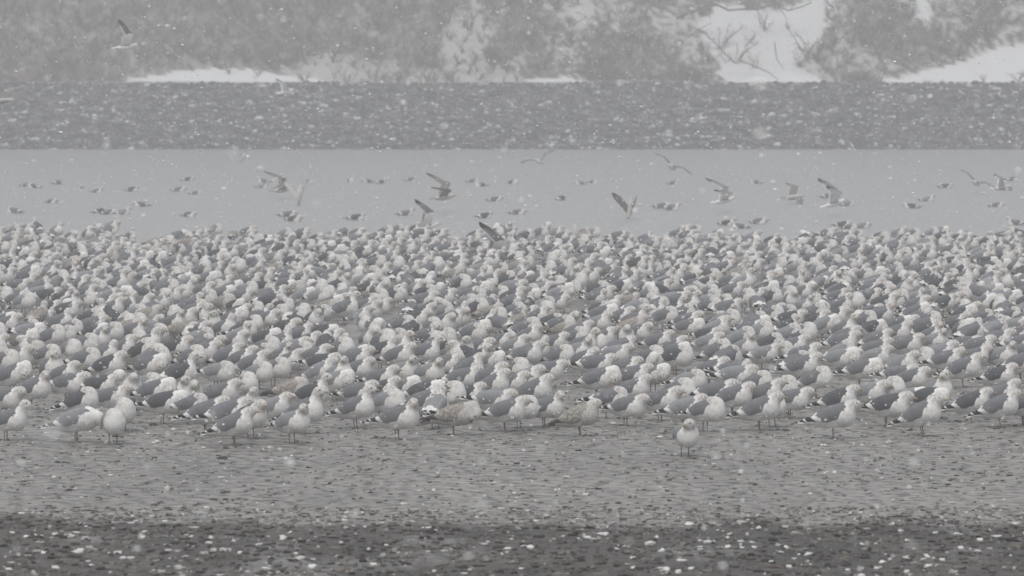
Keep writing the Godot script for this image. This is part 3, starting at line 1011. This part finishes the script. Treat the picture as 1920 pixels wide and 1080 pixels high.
func flock() -> void:
	for p in ["hunched", "alert", "turned", "away", "tucked", "preening", "lowered"]: build_pose(p)
	var taken: Array[Vector3] = []
	var cells := {}
	for k in seats.size():
		var s: Array = seats[k]
		var p := gull_spot(s[0], s[1])
		place_gull(p, s[4] + rng.randf_range(-5, 5), POSE_OF[s[2]], TONE_OF[s[3]], rng.randf_range(.95, 1.07), seat_labels.get(k, ""))
		taken.append(p)
	for p in taken:
		var c := Vector2i(int(floor(p.x)), int(floor(p.z)))
		if not cells.has(c): cells[c] = []
		cells[c].append(p)
	# the rest of the flock, no two closer than a body's breadth
	var rest := []
	for k in 60000:
		var d := rng.randf_range(44.0, 101.0)
		var x := rng.randf_range(-.15, .15) * d
		var q := to_px(Vector3(x, .235 - DROP, -d))
		if q.y > 676.0 + 24.0 * noise_a.get_noise_1d(q.x * .3) or q.y < edge_y(q.x): continue
		if (q.x < -6.0 or q.x > 1926.0) and q.y > 775.0: continue
		var gap := .47 + .24 * (noise_a.get_noise_2d(x * 3.0, d * 1.2) + .25)
		if q.y < 450.0: gap += .25
		var c := Vector2i(int(floor(x)), int(floor(-d)))
		var ok := true
		for i in 3:
			for j in 3:
				for o in cells.get(c + Vector2i(i - 1, j - 1), []):
					if Vector2(o.x - x, (o.z + d) * .8).length() < gap: ok = false
		if not ok: continue
		var p := Vector3(x, ground_y(x, d), -d)
		if not cells.has(c): cells[c] = []
		cells[c].append(p)
		rest.append(p)
	rest.sort_custom(func(a, b): return a.z > b.z)
	var singles := 300 - seats.size()
	var n := 0
	var bins := {}
	var total := 0
	for p in rest:
		var look := random_look()
		var px := to_px(p).x
		if n < singles and px > 10.0 and px < 1910.0:
			n += 1
			place_gull(p, look[2], look[0], look[1], rng.randf_range(.94, 1.08))
		else:
			var key: String = look[0] + " " + look[1]
			if not bins.has(key): bins[key] = []
			bins[key].append(Transform3D(Basis(Vector3.UP, deg_to_rad(-look[2])) * Basis(Vector3.BACK, deg_to_rad(rng.randfn(-3.0, 5.0))) * Basis.from_scale(Vector3.ONE * rng.randf_range(.90, 1.10)), p - Vector3(0, .004, 0)))
			total += 1
	print("individual gulls ", seats.size() + n, ", crowd ", total)
	var root := Node3D.new()
	root.name = "gull_crowd"
	add_child(root)
	tag(root, "dense far crowd of white and grey gulls reaching back to the water's edge", "gulls", "", "stuff")
	for key in bins:
		var t: PackedStringArray = key.split(" ")
		multimesh("gulls", whole_gull(t[0], t[1]), M.feather, bins[key], [], root)

func water_birds() -> void:
	var list := [[47, 372], [66, 374], [108, 369], [152, 375], [180, 379], [246, 378], [267, 394], [95, 390], [185, 402], [200, 404], [226, 404], [30, 402], [350, 362], [333, 378], [365, 381], [352, 407], [497, 366], [490, 374], [536, 408], [548, 414], [657, 364], [690, 366], [712, 368], [768, 362], [826, 386], [836, 370], [905, 372], [925, 388], [757, 406], [905, 410], [968, 404], [1090, 369], [1110, 367], [1050, 387], [1257, 398], [1260, 369], [1712, 396], [1866, 394], [1586, 393], [1550, 385], [1360, 420], [1390, 426], [1420, 418], [1576, 422], [1591, 427], [1612, 425], [1908, 420], [664, 412], [1238, 396], [885, 366], [960, 368], [1420, 368], [1735, 388], [1895, 362], [1770, 374]]
	for k in list.size():
		var p := on_level(list[k][0], list[k][1] - 2.0, .08)
		var pose: String = ["hunched", "hunched", "tucked", "hunched", "alert", "turned"][k % 6]
		var tone: String = ["mid", "dark", "mid", "pale", "mid", "dark", "mid"][k % 7]
		var o: Node3D = gull_proto(pose, tone, false).duplicate()
		o.name = numbered("floating_gull")
		add_child(o)
		o.basis = Basis(Vector3.UP, deg_to_rad((180.0 if k % 5 == 1 else 0.0) + rng.randfn(-10.0, 25.0))) * Basis(Vector3.BACK, deg_to_rad(-14.0)) * Basis.from_scale(Vector3.ONE * rng.randf_range(.9, 1.05))
		o.position = Vector3(p.x, -.145, p.z)
		tag(o, "%s afloat on the grey water, %s" % [TONE_WORDS[tone], {"hunched": "bill level", "tucked": "bill tucked in its back", "alert": "neck raised", "turned": "head turned aside"}[pose]], "gull", "gulls floating beyond the flock")

# flakes hanging in the air between the camera and the far bank
func snowfall() -> void:
	var xs := []
	for k in 110000:
		var p := Vector3(rng.randf_range(-12, 12), rng.randf_range(.05, 7.0), -rng.randf_range(5.0, 90.0))
		var s := .004 + .014 * pow(rng.randf(), 4.0)
		xs.append(Transform3D(spin_basis(Vector3(s * rng.randf_range(.8, 1.6), s, s)), p))
	var o := multimesh("snowflakes", pebble_mesh(21, .7, .5), M.snow, xs, [], self)
	tag(o, "white snowflakes falling through the air over the mudflat", "snow", "", "stuff")

func flyers() -> void:
	# x, y, depth, heading (0 = to the right), pitch, bank, arm, hand, sweep, tone, label
	var f := [
		[236, 88, 112, 8, 6, 10, 66, 104, 1.6, "dark", "gull crossing before the far slope, dark wings raised steeply"],
		[562, 366, 118, -72, 62, 0, 56, 66, .2, "mid", "gull landing on the water with both wings held up in a V"],
		[528, 356, 126, 12, 6, 22, 40, 20, 3.2, "brown", "brown gull with long flat wings beside the landing gull"],
		[832, 370, 112, 6, 6, 20, 52, 40, 3.0, "brown", "dark-winged gull flapping low over the water behind the flock"],
		[800, 426, 94, 10, 10, 14, 74, 112, 2.0, "mid", "gull lifting off the flock's far edge, one wing arched overhead"],
		[926, 482, 78, 12, 8, 16, 66, 108, 2.2, "mid", "gull in the thick of the flock stretching a wing overhead"],
		[1036, 277, 132, 246, 8, -14, 30, 0, .9, "pale", "white gull gliding along the foot of the far bank"],
		[1012, 304, 146, 240, 10, 20, 30, 4, .8, "mid", "faint gull with dark wing tips low over open water"],
		[1260, 314, 122, 242, 12, -26, 26, -8, 1.0, "mid", "grey gull banking over open water with one wing up"],
		[1181, 392, 106, 70, 66, 4, 58, 72, .3, "brown", "brown gull rising off the water with wings raised together"],
		[1358, 376, 112, 8, 10, 18, 52, 46, 3.0, "pale", "pale gull flapping up off the water, wings half raised"],
		[1488, 370, 120, 10, 4, 34, 24, -20, 1.4, "brown", "brown gull skimming the water with drooping wing tips"],
		[1564, 382, 110, 10, 14, 14, 62, 60, 2.2, "pale", "white gull pitching onto the water, wings lifted and dark tipped"],
		[1830, 344, 130, 238, 10, -24, 28, -4, 1.0, "mid", "gull banking low near the far side of the water"],
		[1878, 352, 136, 15, 3, 22, 26, 0, 1.0, "mid", "small distant gull skimming the water behind another"],
		[456, 296, 160, -60, 30, 6, 58, 68, .4, "mid", "small distant gull flapping close below the far bank"],
		[536, 172, 150, 30, 10, 24, 20, 5, 1.0, "pale", "white gull gliding in front of the stony bank"],
		[1308, 223, 150, 150, -8, -16, 10, -4, .8, "pale", "tiny white gull gliding in front of the stony bank"],
		[6, 190, 110, 5, 3, 14, 14, 4, 1.2, "brown", "brown gull entering over the stony bank"]]
	for q in f:
		flying_gull(at_depth(q[0], q[1], q[2]), q[3], q[4], q[5], q[6], q[7], q[8], q[9], q[10], rng.randf_range(1.08, 1.18))
